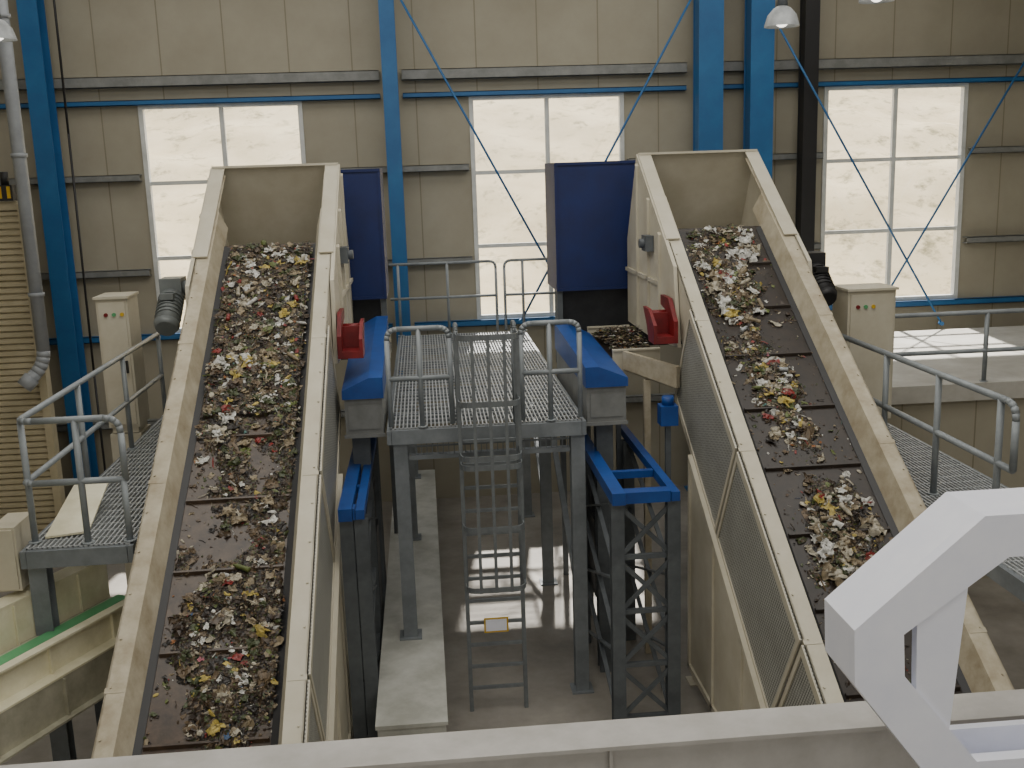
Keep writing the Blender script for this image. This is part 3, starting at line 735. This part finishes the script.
# ------------------------------------------------------------------ front beam and white frame
em=empty('crossing_beam',(1,4.5,0),'light gray steel beam crossing over the conveyors','beam')
bm=B();z=E-2.64;abox(bm,-4.6,6.2,4.38,4.62,z-.02,z,0);abox(bm,-4.6,6.2,4.38,4.62,z-.34,z-.32);abox(bm,-4.6,6.2,4.42,4.44,z-.32,z-.02)
for x in (-3.2,-1.3,.75,2.3,4.1): abox(bm,x,x+.015,4.39,4.42,z-.32,z-.02)
finish(bm,'girder','beam',parent=em)
for x in (-4.5,6.1):
    bm=B();ibeam(bm,(x,4.5,0),(x,4.5,z-.34),.2,.2);finish(bm,'column','beam',parent=em)

em=empty('guard_frame',(2.5,4.1,E-2.64),'white faceted welded steel guard frame','frame')
cxw=2.53
left=[(2.17,-1.41),(1.65,-1.86),(1.66,-2.10),(2.08,-2.66)]
right=[(2*cxw-x,z) for x,z in reversed(left)]
ring=left+right
cen=Vector((cxw,-2.0))
def inset(p,k): v=Vector(p)-cen;return cen+v*(1-k/v.length)
for nm,Y0,Y1,kk in (('front_ring',3.80,3.86,.21),('back_ring',4.08,4.12,.19)):
    bm=B();n=len(ring)
    O=[Vector(p) for p in ring];I=[inset(p,kk) for p in ring]
    V=lambda p,y:bm.verts.new((p[0],y,p[1]+E))
    Of=[V(p,Y0) for p in O];Ob=[V(p,Y1) for p in O];If=[V(p,Y0) for p in I];Ib=[V(p,Y1) for p in I]
    for i in range(n):
        j=(i+1)%n
        bm.faces.new([Of[i],Of[j],If[j],If[i]]);bm.faces.new([Ob[i],Ib[i],Ib[j],Ob[j]])
        bm.faces.new([Of[i],Ob[i],Ob[j],Of[j]]);bm.faces.new([If[i],If[j],Ib[j],Ib[i]])
    finish(bm,nm,'white',parent=em)
bm=B()
for i in range(len(ring)):
    a=inset(ring[i],.0);b=inset(ring[(i+1)%len(ring)],.0);a2=inset(ring[i],.03);b2=inset(ring[(i+1)%len(ring)],.03)
    prism(bm,[(a.x,3.86,a.y+E),(b.x,3.86,b.y+E),(b2.x,3.86,b2.y+E),(a2.x,3.86,a2.y+E)],(0,.22,0))
finish(bm,'rim_band','white',parent=em)
for sx in (-1,1):
    bm=B();prism(bm,[(cxw+sx*.62,3.81,E-1.68),(cxw+sx*.40,3.81,E-1.58),(cxw+sx*.46,3.81,E-2.42),(cxw+sx*.60,3.81,E-2.30)],(0,.045,0));finish(bm,'strut','white',parent=em)
    bm=B();x=cxw+sx*.3;abox(bm,x-.05,x+.05,4.12,4.4,E-2.64,E-2.58);finish(bm,'mounting_foot','white',parent=em)

# ------------------------------------------------------------------ light
w=bpy.data.worlds.new('World');sc.world=w;w.use_nodes=True
bg=w.node_tree.nodes['Background'];bg.inputs[0].default_value=(.95,.97,1,1);bg.inputs[1].default_value=1.7
def area(nm,loc,sx,sy,p,col=(1,.965,.9),rot=(0,0,0)):
    l=bpy.data.lights.new(nm,'AREA');l.shape='RECTANGLE';l.size=sx;l.size_y=sy;l.energy=p;l.color=col
    o=bpy.data.objects.new(nm,l);COL.objects.link(o);o.location=loc;o.rotation_euler=rot
area('roof_fill_light',(1,10,H-.1),14,5,600);area('roof_fill_light',(1,2.5,H-.1),14,5,460);area('roof_fill_light',(1,16.5,H-.1),16,3,260)  # added overhead fill for the hall; the ceiling has no openings
area('front_fill_light',(1,YB+.1,5.5),14,7,260,(1,.975,.93),(math.radians(90),0,0))  # unseen fill light added behind the camera; wall_front has no window
s=bpy.data.lights.new('sun','SUN');s.energy=14;s.angle=math.radians(1.5);s.color=(1,.95,.87)
so=bpy.data.objects.new('sun',s);COL.objects.link(so);so.rotation_euler=Vector((-.08,-.64,-.77)).to_track_quat('-Z','Y').to_euler();so.location=(0,30,30)

# ------------------------------------------------------------------ camera
cam=bpy.data.cameras.new('camera');co=bpy.data.objects.new('camera',cam);COL.objects.link(co)
R=Vector((.9958,-.0865,-.0322));U=Vector((.0488,.1976,.9791));F=Vector((.0783,.9765,-.2010))
mw=Matrix((( R.x,U.x,-F.x,0),(R.y,U.y,-F.y,0),(R.z,U.z,-F.z,E),(0,0,0,1)))
co.matrix_world=mw
cam.sensor_width=36;cam.lens=1050/1024*36;cam.clip_end=500
sc.camera=co
